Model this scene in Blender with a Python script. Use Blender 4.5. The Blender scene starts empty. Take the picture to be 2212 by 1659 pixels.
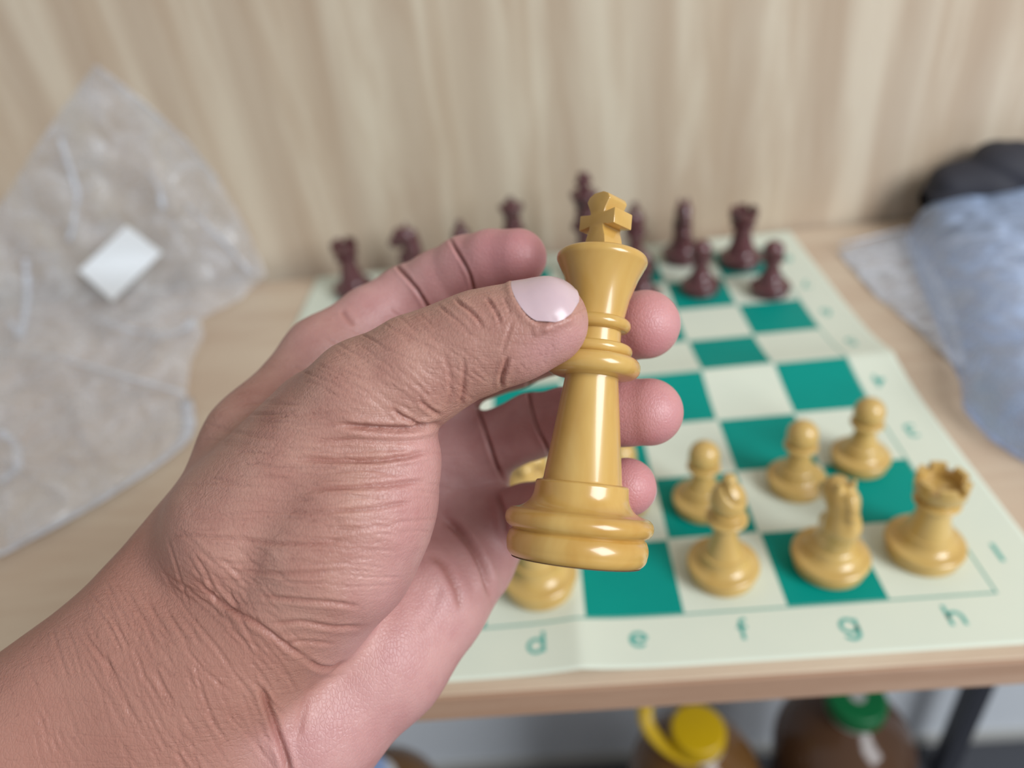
import bpy, bmesh, math, random
import numpy as np
from mathutils import Matrix, Vector

random.seed(7); rng = np.random.default_rng(7)
S = bpy.context.scene
COL = S.collection

# ------------------------------------------------------------------ camera
H = 0.97                      # height of the table top above the floor (m)
F = 1600.0                    # focal length in pixels of the 2212-wide frame
R = np.array([[0.9942988943787643, -0.0018114627308408598, -0.10661344774437105],
              [-0.08863219830472302, -0.5699015982604534, -0.8169189076792468],
              [-0.05927935611019418, 0.8217109509450121, -0.566813082979041]])
C = np.array([196.13729141255476, -238.24167289894316, 312.9591867706771])   # mm, table top = 0

cam_d = bpy.data.cameras.new('camera'); cam = bpy.data.objects.new('camera', cam_d); COL.objects.link(cam)
cam_d.sensor_fit = 'HORIZONTAL'; cam_d.sensor_width = 36.0; cam_d.lens = 36.0 * F / 2212.0
cam_d.clip_start = 0.01; cam_d.clip_end = 50
Mc = Matrix.Identity(4)
for i in range(3):
    Mc[i][0] = R[0][i]; Mc[i][1] = -R[1][i]; Mc[i][2] = -R[2][i]
    Mc[i][3] = C[i] * 0.001 + (H if i == 2 else 0)
cam.matrix_world = Mc
cam_d.dof.use_dof = True; cam_d.dof.focus_distance = 0.186
cam_d.dof.aperture_fstop = cam_d.lens / 4.2
S.camera = cam

# ------------------------------------------------------------------ light
W = bpy.data.worlds.new('room_light'); S.world = W; W.use_nodes = True
bg = W.node_tree.nodes['Background']
bg.inputs[0].default_value = (0.93, 0.96, 1.0, 1); bg.inputs[1].default_value = 0.37

def area(name, loc, target, sx, sy, power, col):
    l = bpy.data.lights.new(name, 'AREA'); l.shape = 'RECTANGLE'; l.size = sx; l.size_y = sy
    l.energy = power; l.color = col
    o = bpy.data.objects.new(name, l); COL.objects.link(o); o.location = loc
    o.rotation_euler = (Vector(target) - Vector(loc)).to_track_quat('-Z', 'Y').to_euler()
    return o
area('window_light', (1.75, -1.35, H + 1.35), (0.2, 0.1, H), 1.2, 1.4, 66, (0.93, 0.96, 1.0))

vs = S.view_settings
vs.view_transform = 'Standard'; vs.look = 'None'; vs.gamma = 1.0; vs.use_curve_mapping = False
vs.exposure = 0.0

# ------------------------------------------------------------------ helpers
def cam2w(p):                  # camera frame (mm: x right, y down, z depth) -> table frame (mm)
    return np.asarray(p) @ R + C
def at(u, v, d):               # a point given by its direction and its real distance, camera frame mm
    return np.array([(u - 1106.0) / F * d, (v - 829.5) / F * d, d])
def ray(u, v): return R.T @ np.array([(u - 1106.0) / F, (v - 829.5) / F, 1.0])
def onz(u, v, z=0.0):
    d = ray(u, v); return C + d * (z - C[2]) / d[2]
def srgb(r, g, b):
    f = lambda c: (c / 255 / 12.92) if c <= 10.3 else ((c / 255 + 0.055) / 1.055) ** 2.4
    return (f(r), f(g), f(b), 1)

def mesh_np(name, v, f, smooth=True):
    m = bpy.data.meshes.new(name)
    v = np.asarray(v, np.float32); f = np.asarray(f, np.int32); k = f.shape[1]
    m.vertices.add(len(v)); m.vertices.foreach_set('co', v.ravel())
    m.loops.add(f.size); m.loops.foreach_set('vertex_index', f.ravel())
    m.polygons.add(len(f)); m.polygons.foreach_set('loop_start', np.arange(0, f.size, k, dtype=np.int32))
    m.update(calc_edges=True)
    if smooth: m.polygons.foreach_set('use_smooth', np.ones(len(f), bool))
    m.update(); return m
def mesh_py(name, v, f, smooth=True):
    m = bpy.data.meshes.new(name); m.from_pydata([tuple(map(float, q)) for q in v], [], f)
    if smooth: m.polygons.foreach_set('use_smooth', [True] * len(m.polygons))
    m.update(); return m
def sharp(m, deg=35):
    m.set_sharp_from_angle(angle=math.radians(deg)); return m
def link(name, mesh, mat=None, parent=None):
    o = bpy.data.objects.new(name, mesh); COL.objects.link(o)
    if mat and len(mesh.materials) == 0: mesh.materials.append(mat)
    if parent: o.parent = parent
    return o
def tag(o, label=None, cat=None, group=None, kind=None):
    if label: o['label'] = label
    if cat: o['category'] = cat
    if group: o['group'] = group
    if kind: o['kind'] = kind
    return o
def empty(name, loc=(0, 0, 0), rz=0):
    o = bpy.data.objects.new(name, None); COL.objects.link(o); o.empty_display_size = 0.01
    o.location = loc; o.rotation_euler = (0, 0, rz); return o
def lathe(prof, n=56, scale=0.001, zfun=None):
    """profile [(r, z)] in mm -> closed surface of revolution"""
    v = []; f = []
    k = len(prof)
    for r, z in prof:
        for i in range(n):
            a = 2 * math.pi * i / n
            zz = z + (zfun(r, z, a) if zfun else 0)
            v.append((r * math.cos(a) * scale, r * math.sin(a) * scale, zz * scale))
    for j in range(k - 1):
        for i in range(n):
            i2 = (i + 1) % n
            f.append((j * n + i, j * n + i2, (j + 1) * n + i2, (j + 1) * n + i))
    f.append(tuple(reversed(range(n)))); f.append(tuple(range((k - 1) * n, k * n)))
    return v, f
def smooth_prof(pts, step=0.5):
    """polyline with optional arcs: entries (r,z) or ('arc', r, z, bulge) -> sampled profile"""
    out = [pts[0]]
    for p in pts[1:]:
        if p[0] == 'arc':
            _, r, z, b = p; r0, z0 = out[-1]
            dx, dz = r - r0, z - z0; L = math.hypot(dx, dz)
            nx, nz = dz / L, -dx / L
            n = 10
            h = b * L / 2
            if abs(h) < 1e-6: out.append((r, z)); continue
            rad = (L * L / 4 + h * h) / (2 * abs(h)); sgn = 1 if h > 0 else -1
            cx = (r0 + r) / 2 + nx * (h - sgn * rad); cz = (z0 + z) / 2 + nz * (h - sgn * rad)
            a0 = math.atan2(z0 - cz, r0 - cx); a1 = math.atan2(z - cz, r - cx)
            da = (a1 - a0 + math.pi) % (2 * math.pi) - math.pi
            for i in range(1, n + 1):
                a = a0 + da * i / n
                out.append((max(0.02, cx + rad * math.cos(a)), cz + rad * math.sin(a)))
        else: out.append(p)
    return out
def box(sx, sy, sz, bev=0.0, c=(0, 0, 0), seg=2):
    bm = bmesh.new(); bmesh.ops.create_cube(bm, size=1)
    for q in bm.verts: q.co = (q.co.x * sx + c[0], q.co.y * sy + c[1], q.co.z * sz + c[2])
    if bev: bmesh.ops.bevel(bm, geom=list(bm.edges), offset=bev, segments=seg, affect='EDGES', profile=0.5)
    m = bpy.data.meshes.new('box'); bm.to_mesh(m); bm.free(); return m
def tube(points, rad, n=10, flat=1.0, up=(0, 0, 1)):
    P = [Vector(p) for p in points]; v = []; f = []
    for i, p in enumerate(P):
        t = (P[min(i + 1, len(P) - 1)] - P[max(i - 1, 0)]).normalized()
        a = t.cross(Vector(up));  a = a.normalized() if a.length > 1e-5 else t.orthogonal().normalized()
        b = t.cross(a).normalized()
        for j in range(n):
            q = 2 * math.pi * j / n
            v.append(p + a * rad * math.cos(q) + b * rad * flat * math.sin(q))
    for i in range(len(P) - 1):
        for j in range(n):
            f.append((i * n + j, i * n + (j + 1) % n, (i + 1) * n + (j + 1) % n, (i + 1) * n + j))
    f.append(tuple(reversed(range(n)))); f.append(tuple(range((len(P) - 1) * n, len(P) * n)))
    return mesh_py('tube', v, f)

# ------------------------------------------------------------------ materials
class NT:
    def __init__(s, name):
        s.m = bpy.data.materials.new(name); s.m.use_nodes = True; s.t = s.m.node_tree
        s.b = s.t.nodes['Principled BSDF']; s.out = s.t.nodes['Material Output']
    def n(s, typ, **kw):
        q = s.t.nodes.new(typ)
        for k, v in kw.items():
            if k.startswith('i_'):
                key = k[2:].replace('_', ' ')
                (q.inputs[int(key)] if key.isdigit() else q.inputs[key]).default_value = v
            else: setattr(q, k, v)
        return q
    def l(s, a, b): s.t.links.new(a, b); return s
    def math(s, op, a, b=None, c=None, clamp=False):
        q = s.t.nodes.new('ShaderNodeMath'); q.operation = op; q.use_clamp = clamp
        for i, x in enumerate((a, b, c)):
            if x is None: continue
            if isinstance(x, (int, float)): q.inputs[i].default_value = x
            else: s.l(x, q.inputs[i])
        return q.outputs[0]
    def mix(s, fac, a, b, mode='MIX'):
        q = s.t.nodes.new('ShaderNodeMix'); q.data_type = 'RGBA'; q.blend_type = mode
        for sock, x in ((q.inputs[0], fac), (q.inputs[6], a), (q.inputs[7], b)):
            if isinstance(x, (int, float, tuple)): sock.default_value = x
            else: s.l(x, sock)
        return q.outputs[2]
    def coord(s, kind='Object', scale=(1, 1, 1), rot=(0, 0, 0), loc=(0, 0, 0)):
        tc = s.t.nodes.new('ShaderNodeTexCoord'); mp = s.t.nodes.new('ShaderNodeMapping')
        mp.inputs['Scale'].default_value = scale; mp.inputs['Rotation'].default_value = rot; mp.inputs['Location'].default_value = loc
        s.l(tc.outputs[kind], mp.inputs[0]); return mp.outputs[0]
    def noise(s, vec, scale, detail=4, rough=.55, dist=0):
        q = s.n('ShaderNodeTexNoise', i_Scale=scale, i_Detail=detail, i_Roughness=rough, i_Distortion=dist)
        s.l(vec, q.inputs['Vector']); return q.outputs[0]
    def ramp(s, fac, stops):
        q = s.t.nodes.new('ShaderNodeValToRGB'); e = q.color_ramp.elements
        while len(e) < len(stops): e.new(0.5)
        for i, (p, c) in enumerate(stops):
            e[i].position = p; e[i].color = c if isinstance(c, tuple) else (c, c, c, 1)
        s.l(fac, q.inputs[0]); return q.outputs[0]
    def bump(s, h, strength, dist, prev=None):
        q = s.n('ShaderNodeBump', i_Strength=strength, i_Distance=dist); s.l(h, q.inputs['Height'])
        if prev is not None: s.l(prev, q.inputs['Normal'])
        return q.outputs[0]
    def p(s, **kw):
        for k, v in kw.items(): s.b.inputs[k.replace('_', ' ')].default_value = v
        return s
def simple(name, col, rough=.5, **kw):
    q = NT(name); q.p(Base_Color=col, Roughness=rough, **kw)
    n = q.noise(q.coord('Object', (1, 1, 1)), 90, 3)
    c = q.mix(q.math('MULTIPLY', n, 0.16), col, tuple(x * 0.72 for x in col[:3]) + (1,)); q.l(c, q.b.inputs['Base Color'])
    return q.m
def wood(name, light, dark, streak, scale, rough=.42):
    """laminate grain running along local z (scale: squash of that axis)"""
    q = NT(name)
    a = q.coord('Object', scale)
    warp = q.noise(a, 2.2, 3, .5)
    wv = q.n('ShaderNodeTexWave', wave_type='BANDS', bands_direction='X', i_Scale=0.55, i_Distortion=5.0, i_Detail=3.0, i_Detail_Scale=0.8)
    q.l(a, wv.inputs['Vector'])
    big = q.noise(a, 3.2, 5, .6, 0.6)
    b2 = q.coord('Object', tuple(x * (6 if i < 2 else 2) for i, x in enumerate(scale)))
    fine = q.noise(b2, 9, 5, .7)
    c1 = q.mix(q.ramp(big, [(0.40, 0.0), (0.60, 1.0)]), light, dark)
    c2 = q.mix(q.math('MULTIPLY', q.ramp(wv.outputs[1], [(0.25, 0.0), (0.95, 1.0)]), 0.42), c1, streak)
    c3 = q.mix(q.math('MULTIPLY', q.ramp(fine, [(0.45, 0.0), (0.8, 1.0)]), 0.22), c2, streak)
    q.l(c3, q.b.inputs['Base Color']); q.p(Roughness=rough)
    q.l(q.bump(fine, 0.06, 0.001), q.b.inputs['Normal'])
    return q.m
M_wall = wood('wood_panel', srgb(212, 198, 176), srgb(194, 174, 150), srgb(168, 142, 118), (8, 8, .8))
M_table = wood('table_laminate', srgb(212, 194, 170), srgb(202, 180, 156), srgb(190, 164, 140), (1.3, 9, 9))
M_edge = wood('table_edge_band', srgb(192, 160, 136), srgb(176, 142, 118), srgb(160, 124, 98), (1.6, 16, 16))
M_paint = simple('grey_painted_wall', srgb(216, 222, 228), .8)
M_white = simple('white_paint', srgb(176, 176, 172), .6)
M_floor = simple('dark_floor', srgb(70, 72, 78), .6)
M_steel = simple('black_metal', srgb(52, 54, 62), .45)
def plastic(name, col, dark, rough=.22, sc=40, sub=.0):
    q = NT(name); v = q.coord('Object', (1, 1, 0.45))
    n = q.noise(v, sc, 4, .55, .4)
    c = q.mix(q.ramp(n, [(0.35, 0.0), (0.72, 1.0)]), col, dark); q.l(c, q.b.inputs['Base Color'])
    q.p(Roughness=rough, Coat_Weight=0.45, Coat_Roughness=0.1)
    if sub: q.p(Subsurface_Weight=sub, Subsurface_Radius=(1, .6, .25), Subsurface_Scale=0.002)
    return q.m
M_cream = plastic('boxwood_plastic', srgb(206, 174, 104), srgb(190, 152, 80), .28, 42, .0)
M_brown = plastic('rosewood_plastic', srgb(98, 56, 58), srgb(72, 38, 42), .25, 60)
M_felt = simple('brown_felt', srgb(96, 70, 60), .95)

# ------------------------------------------------------------------ room
def slab(name, lo, hi, mat, parent=None, bev=0):
    lo = Vector(lo); hi = Vector(hi); c = (lo + hi) / 2; s = hi - lo
    m = box(s.x, s.y, s.z, bev); o = link(name, m, mat, parent); o.location = c; return o
WA = math.radians(-1.8)          # the panel runs a little askew to the chess mat
wall_root = slab('wall_back', (-1.6, 0.0, -0.02), (2.2, 0.02, 1.3), M_wall); tag(wall_root, kind='structure')
wall_root.location = (0.2, 0.4565, H + 0.62); wall_root.rotation_euler = (0, 0, WA)
wl = slab('wall_lower', (-1.6, 0.45, 0), (2.2, 0.47, H - 0.02), M_paint); tag(wl, kind='structure')
bb = slab('baseboard_back', (-1.6, 0.44, 0), (2.2, 0.45, 0.022), M_white); tag(bb, kind='structure')
fl = slab('floor', (-1.6, -1.6, -0.02), (2.2, 0.51, 0.0), M_floor); tag(fl, kind='structure')
tb = empty('table', (0.2, 0.2, 0)); tag(tb, 'light wood laminate table top carrying the chess mat, on black legs', 'table')
def tpart(name, lo, hi, mat, bev=0):
    o = slab(name, lo, hi, mat, None, bev); o.parent = tb; o.location = o.location - Vector((0.2, 0.2, 0)); return o
tpart('tabletop', (-1.2, -0.0355, H - 0.018), (1.15, 0.4335, H), M_table, 0.0006)
tpart('edge_band', (-1.2, -0.0375, H - 0.0178), (1.15, -0.0355, H - 0.0008), M_edge, 0.0004)
tpart('leg', (0.752, 0.02, 0), (0.780, 0.048, H - 0.018), M_steel, 0.002)
tpart('leg', (-0.95, 0.02, 0), (-0.91, 0.06, H - 0.018), M_steel, 0.002)
tpart('leg', (0.752, 0.38, 0), (0.780, 0.408, H - 0.018), M_steel, 0.002)
tpart('leg', (-0.95, 0.36, 0), (-0.91, 0.40, H - 0.018), M_steel, 0.002)

# ------------------------------------------------------------------ chess mat
SQ = 50.0; MG = 32.5
def mat_z(x, y):
    d = np.abs(y - 4 * SQ)
    z = 8.5 * np.exp(-(d / 30.0) ** 1.25) * (0.75 + 0.25 * np.clip((x - 100) / 300, 0, 1))
    z = z + 3.2 * np.exp(-(np.abs(x - 4 * SQ + 4) / 17.0) ** 1.2) * (0.35 + 0.65 * np.clip(1 - y / 130.0, 0, 1))
    return z + 0.5
def mat_material():
    q = NT('vinyl_chess_print')
    tc = q.n('ShaderNodeTexCoord'); sx = q.n('ShaderNodeSeparateXYZ'); q.l(tc.outputs['Object'], sx.inputs[0])
    u = q.math('MULTIPLY', sx.outputs[0], 1000 / SQ); v = q.math('MULTIPLY', sx.outputs[1], 1000 / SQ)
    par = q.math('MODULO', q.math('ADD', q.math('ADD', q.math('FLOOR', u), q.math('FLOOR', v)), 40.0), 2.0)
    dark = q.math('LESS_THAN', par, 0.5)
    def inside(e):
        a = q.math('MULTIPLY', q.math('GREATER_THAN', u, -e), q.math('LESS_THAN', u, 8 + e))
        b = q.math('MULTIPLY', q.math('GREATER_THAN', v, -e), q.math('LESS_THAN', v, 8 + e))
        return q.math('MULTIPLY', a, b)
    ins = inside(0.0); rim = q.math('SUBTRACT', inside(0.016), inside(-0.006))
    # thin unprinted hairline between neighbouring squares
    fu = q.math('ABSOLUTE', q.math('SUBTRACT', q.math('FRACT', u), 0.5)); fv = q.math('ABSOLUTE', q.math('SUBTRACT', q.math('FRACT', v), 0.5))
    core = q.math('LESS_THAN', q.math('MAXIMUM', fu, fv), 0.492)
    g = q.math('MAXIMUM', q.math('MULTIPLY', q.math('MULTIPLY', dark, ins), core), q.math('MULTIPLY', rim, 0.85), clamp=True)
    n = q.noise(tc.outputs['Object'], 30, 3)
    cream = q.mix(n, srgb(222, 228, 210), srgb(214, 222, 206)); green = q.mix(n, srgb(0, 150, 136), srgb(0, 140, 128))
    q.l(q.mix(g, cream, green), q.b.inputs['Base Color']); q.p(Roughness=.5, Specular_IOR_Level=.15)
    return q.m
M_mat = mat_material()
M_ink = simple('green_ink', srgb(70, 172, 158), .5)
gx = np.linspace(-MG, 8 * SQ + MG, 190); gy = np.linspace(-29.0, 8 * SQ + MG, 190)
def mat_shape(x, y):           # small sideways pull of the fold
    return x, y
V = []; n = len(gx)
for th in (0.0, -0.45):
    for y in gy:
        for x in gx: V.append((x * .001, y * .001, (mat_z(x, y) + th) * .001))
Fq = []
for j in range(n - 1):
    for i in range(n - 1):
        a = j * n + i; Fq.append((a, a + 1, a + n + 1, a + n)); b = a + n * n; Fq.append((b, b + n, b + n + 1, b + 1))
N2 = n * n
for i in range(n - 1):
    a = i; Fq.append((a, a + N2, a + 1 + N2, a + 1)); a = (n - 1) * n + i; Fq.append((a, a + 1, a + 1 + N2, a + N2))
    a = i * n; Fq.append((a, a + n, a + n + N2, a + N2)); a = i * n + n - 1; Fq.append((a, a + N2, a + n + N2, a + n))
mat_o = link('chess_mat', mesh_np('chess_mat', V, Fq), M_mat); mat_o.location = (0, 0, H)
tag(mat_o, 'green and cream vinyl chess mat with fold creases on the table', 'chess mat')
def text_mesh(ch, size):
    cu = bpy.data.curves.new('t', 'FONT'); cu.body = ch; cu.size = size; cu.align_x = 'CENTER'; cu.align_y = 'CENTER'
    cu.offset = 0.012 * size
    o = bpy.data.objects.new('t', cu); COL.objects.link(o)
    dg = bpy.context.evaluated_depsgraph_get(); m = bpy.data.meshes.new_from_object(o.evaluated_get(dg))
    bpy.data.objects.remove(o); bpy.data.curves.remove(cu)
    bm = bmesh.new(); bm.from_mesh(m); bmesh.ops.triangulate(bm, faces=bm.faces); bmesh.ops.subdivide_edges(bm, edges=[e for e in bm.edges if e.calc_length() > .003], cuts=2); bm.to_mesh(m); bm.free()
    return m
def stroke_mesh(ch, size):
    """round geometric lower-case letters drawn as ribbons; x-height 0.52 of size"""
    xh = .52; r = xh / 2; W_ = .125
    arc = lambda cx, cy, rad, a0, a1, n=28: [(cx + rad * math.cos(math.radians(a0 + (a1 - a0) * i / n)), cy + rad * math.sin(math.radians(a0 + (a1 - a0) * i / n))) for i in range(n + 1)]
    full = arc(0, r, r, 0, 360)
    S_ = {'a': [full, [(r, 0), (r, xh)]], 'b': [full, [(-r, 0), (-r, .82)]], 'c': [arc(0, r, r, 50, 310)], 'd': [full, [(r, 0), (r, .82)]],
          'e': [arc(0, r, r, 0, 315), [(-r, r), (r, r)]], 'f': [[(0, 0), (0, .64)] + arc(.16, .64, .16, 180, 70, 10), [(-.14, .50), (.2, .50)]],
          'g': [full, [(r, xh), (r, 0)] + arc(0, 0, r, 0, -150, 16)], 'h': [[(-r * .85, 0), (-r * .85, .82)], arc(0, r * 1.12, r * .85, 180, 0, 16) + [(r * .85, 0)]]}[ch]
    v = []; f = []
    for st in S_:
        P = [(x * size, (y - .26) * size) for x, y in st]; b0 = len(v)
        if len(P) == 2: P = [(P[0][0] + (P[1][0] - P[0][0]) * i / 8, P[0][1] + (P[1][1] - P[0][1]) * i / 8) for i in range(9)]
        for i in range(len(P)):
            x0, y0 = P[max(i - 1, 0)]; x1, y1 = P[min(i + 1, len(P) - 1)]; L = math.hypot(x1 - x0, y1 - y0) or 1
            nx, ny = -(y1 - y0) / L * W_ * size / 2, (x1 - x0) / L * W_ * size / 2
            v += [(P[i][0] + nx, P[i][1] + ny, 0), (P[i][0] - nx, P[i][1] - ny, 0)]
        for i in range(len(P) - 1): q = b0 + 2 * i; f.append((q, q + 1, q + 3, q + 2))
    return mesh_py('letter', v, f, False)
def put_char(ch, cx, cy, size, rot180, name):
    m = stroke_mesh(ch, size * .001) if ch.isalpha() else text_mesh(ch, size * .001); s = -1 if rot180 else 1
    m.materials.clear()
    for q in m.vertices:
        x = cx + s * q.co.x * 1000; y = cy + s * q.co.y * 1000
        q.co = (x * .001, y * .001, (float(mat_z(x, y)) + 0.12) * .001)
    link(name, m, M_ink, mat_o)
for i, ch in enumerate('abcdefgh'): put_char(ch, (i + .5) * SQ, -13.4, 14.2, False, 'file_letter')
for i, ch in enumerate('12345678'): put_char(ch, 8 * SQ + 13.5, (i + .5) * SQ, 17.0, True, 'rank_number')

# ------------------------------------------------------------------ implicit surfaces
def seg_d(P, a, b, r0, r1):
    ab = b - a; L2 = max(float(ab @ ab), 1e-9); a = a.astype(P.dtype); ab = ab.astype(P.dtype)
    Q = P - a; t = np.clip((Q @ ab) / P.dtype.type(L2), 0, 1)
    Q -= t[..., None] * ab
    return np.sqrt(np.einsum('ij,ij->i', Q, Q)) - (P.dtype.type(r0) + t * P.dtype.type(r1 - r0))
def smin(a, b, k):
    h = np.clip(0.5 + 0.5 * (b - a) / k, 0, 1); return b * (1 - h) + a * h - k * h * (1 - h)
def grid_eval(fn, lo, hi, h, block=16):
    n = [int(math.ceil((hi[i] - lo[i]) / h)) + 1 for i in range(3)]
    out = np.full(n, 50.0, np.float32)
    # coarse pass finds the blocks the surface passes through
    for i in range(0, n[0], block):
        for j in range(0, n[1], block):
            for k in range(0, n[2], block):
                e = [min(i + block, n[0]), min(j + block, n[1]), min(k + block, n[2])]
                X = [lo[a] + h * np.arange(s, t) for a, (s, t) in enumerate(zip((i, j, k), e))]
                c = np.array([(x[0] + x[-1]) / 2 for x in X])
                half = np.linalg.norm([(x[-1] - x[0]) / 2 + h for x in X])
                dc = float(fn(c[None])[0])
                if abs(dc) > half * 1.15 + 3:
                    out[i:e[0], j:e[1], k:e[2]] = dc; continue
                G = np.stack(np.meshgrid(*X, indexing='ij'), -1)
                out[i:e[0], j:e[1], k:e[2]] = fn(G.reshape(-1, 3).astype(np.float32)).reshape(G.shape[:3])
    return out
def surface_nets(f, lo, h):
    nx, ny, nz = f.shape; ins = f < 0
    cnt = np.zeros((nx - 1, ny - 1, nz - 1), np.int8)
    for a in (0, 1):
        for b in (0, 1):
            for c in (0, 1): cnt += ins[a:nx - 1 + a, b:ny - 1 + b, c:nz - 1 + c]
    act = (cnt > 0) & (cnt < 8); idx = np.full(act.shape, -1, np.int64)
    I = np.argwhere(act); idx[act] = np.arange(len(I))
    acc = np.zeros((len(I), 3)); num = np.zeros(len(I))
    cor = [(a, b, c) for a in (0, 1) for b in (0, 1) for c in (0, 1)]
    for p in cor:
        for ax in range(3):
            if p[ax]: continue
            q = list(p); q[ax] = 1
            A = f[I[:, 0] + p[0], I[:, 1] + p[1], I[:, 2] + p[2]]; B = f[I[:, 0] + q[0], I[:, 1] + q[1], I[:, 2] + q[2]]
            m = (A < 0) != (B < 0); t = np.where(m, A / np.where(m, A - B, 1), 0)
            pt = np.tile(np.array(p, float), (len(I), 1)); pt[:, ax] += t
            acc += pt * m[:, None]; num += m
    Vv = (I + acc / num[:, None]) * h + np.array(lo)
    Q = []
    for ax in range(3):
        b, c = [(1, 2), (2, 0), (0, 1)][ax]
        sl0 = [slice(None)] * 3; sl1 = [slice(None)] * 3; sl0[ax] = slice(0, -1); sl1[ax] = slice(1, None)
        A = ins[tuple(sl0)]; B = ins[tuple(sl1)]
        for flip in (False, True):
            m = (A & ~B) if not flip else (~A & B)
            E = np.argwhere(m); E = E[(E[:, b] > 0) & (E[:, c] > 0)]
            ok = np.ones(len(E), bool)
            for a2 in range(3): ok &= E[:, a2] < np.array(act.shape)[a2]
            E = E[ok]
            def cell(db, dc):
                T = E.copy(); T[:, b] -= db; T[:, c] -= dc; return idx[T[:, 0], T[:, 1], T[:, 2]]
            q = np.stack([cell(1, 1), cell(0, 1), cell(0, 0), cell(1, 0)], 1)
            Q.append(q[:, ::-1] if flip else q)
    Q = np.concatenate(Q); Q = Q[(Q >= 0).all(1)]
    return Vv, Q
def subdiv(Vv, Q):
    E = np.concatenate([Q[:, [0, 1]], Q[:, [1, 2]], Q[:, [2, 3]], Q[:, [3, 0]]]); Es = np.sort(E, 1)
    key = Es[:, 0] * (len(Vv) + 1) + Es[:, 1]; u, first, inv = np.unique(key, return_index=True, return_inverse=True)
    mid = (Vv[Es[first, 0]] + Vv[Es[first, 1]]) / 2; fc = Vv[Q].mean(1)
    nv = len(Vv); ne = len(mid); nq = len(Q); inv = inv.reshape(-1)
    e = [nv + inv[k * nq:(k + 1) * nq] for k in range(4)]; c = nv + ne + np.arange(nq)
    Qn = np.concatenate([np.stack([Q[:, 0], e[0], c, e[3]], 1), np.stack([e[0], Q[:, 1], e[1], c], 1),
                         np.stack([c, e[1], Q[:, 2], e[2]], 1), np.stack([e[3], c, e[2], Q[:, 3]], 1)])
    return np.concatenate([Vv, mid, fc]), Qn
def grad(fn, P, e=0.15):
    T = np.array([(1, -1, -1), (-1, -1, 1), (-1, 1, -1), (1, 1, 1)], float)
    g = sum(fn(P + T[i] * e)[:, None] * T[i] for i in range(4))
    return g / (np.linalg.norm(g, axis=1, keepdims=True) + 1e-9)
def relax(fn, P, it=2):
    for _ in range(it):
        P = P - grad(fn, P) * (fn(P) * 0.9)[:, None]
    return P

# ------------------------------------------------------------------ chess pieces
def base_prof(r, h):
    """shared turned foot of every piece: r outer radius, h its height up to the ledge"""
    return [(r * .93, 0), ('arc', r, h * .14, .35), ('arc', r * .97, h * .32, .25), (r * .955, h * .335),
            ('arc', r * .985, h * .60, .95), ('arc', r * .66, h * .90, -.34), (r * .65, h)]
def make_mesh(name, prof, n=56, zfun=None):
    v, f = lathe(smooth_prof(prof), n, zfun=zfun); return sharp(mesh_py(name, v, f), 40)
KING_P = [(16.4, 0), ('arc', 18.2, 2.6, .3), ('arc', 17.7, 6.6, .2), (17.1, 7.0), (17.3, 7.3), ('arc', 16.9, 12.6, .85),
          ('arc', 12.4, 17.4, -.36), (12.25, 19.4), ('arc', 11.5, 20.2, .4), (10.5, 20.4), (10.35, 20.8), (7.15, 47.6), (7.2, 48.2),
          (10.4, 48.5), ('arc', 10.2, 54.0, .88), (9.2, 54.2), ('arc', 8.9, 57.2, .75), (6.9, 57.5), (6.8, 60.8),
          (7.7, 60.9), ('arc', 7.6, 64.3, .92), (7.3, 64.5), (8.3, 69.8), (10.2, 75.6), (12.0, 79.4), ('arc', 10.8, 82.3, .55), (6.0, 83.8), (0.05, 84.2)]
def cross_mesh(w, hgt, d, z0):
    """flared cross with thick arms: outline in local x/z, extruded along y"""
    s = w / 12.5; t = hgt / 12.0
    half = [(3.9, 0), (3.3, 2.6), (2.5, 4.3), (2.45, 4.9), (6.25, 4.5), (6.25, 7.9), (2.5, 7.5), (2.6, 8.1), (4.1, 10.3), (3.4, 11.3), (1.6, 12.0)]
    out = [(x * s, z * t) for x, z in half] + [(-x * s, z * t) for x, z in reversed(half)]
    bm = bmesh.new()
    A = [bm.verts.new((x * .001, -d / 2 * .001, (z0 + z) * .001)) for x, z in out]
    B = [bm.verts.new((x * .001, d / 2 * .001, (z0 + z) * .001)) for x, z in out]
    n = len(out)
    bm.faces.new(A); bm.faces.new(list(reversed(B)))
    for i in range(n): bm.faces.new((A[(i + 1) % n], A[i], B[i], B[(i + 1) % n]))
    bmesh.ops.recalc_face_normals(bm, faces=bm.faces)
    bmesh.ops.bevel(bm, geom=list(bm.edges), offset=.0005, segments=2, affect='EDGES', profile=.5, clamp_overlap=True)
    m = bpy.data.meshes.new('cross'); bm.to_mesh(m); bm.free()
    m.polygons.foreach_set('use_smooth', [True] * len(m.polygons)); return sharp(m, 32)
def ring_mesh_sector(r0, r1, z0, z1, a0, a1, n=6):
    v = []; f = []
    for i in range(n + 1):
        a = a0 + (a1 - a0) * i / n
        for r, z in ((r0, z0), (r1, z0), (r1 * 1.01, z1), (r0, z1)): v.append((r * math.cos(a) * .001, r * math.sin(a) * .001, z * .001))
    for i in range(n):
        for k in range(4): f.append((i * 4 + k, i * 4 + (k + 1) % 4, i * 4 + 4 + (k + 1) % 4, i * 4 + 4 + k))
    f.append((3, 2, 1, 0)); f.append((n * 4, n * 4 + 1, n * 4 + 2, n * 4 + 3))
    bm = bmesh.new(); bm.from_mesh(mesh_py('s', v, f, False)); bmesh.ops.recalc_face_normals(bm, faces=bm.faces)
    bmesh.ops.bevel(bm, geom=[e for e in bm.edges if len(e.link_faces) == 2 and e.calc_face_angle(0) > .8], offset=.00035, segments=2, affect='EDGES')
    m = bpy.data.meshes.new('merlon'); bm.to_mesh(m); bm.free(); return m
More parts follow.
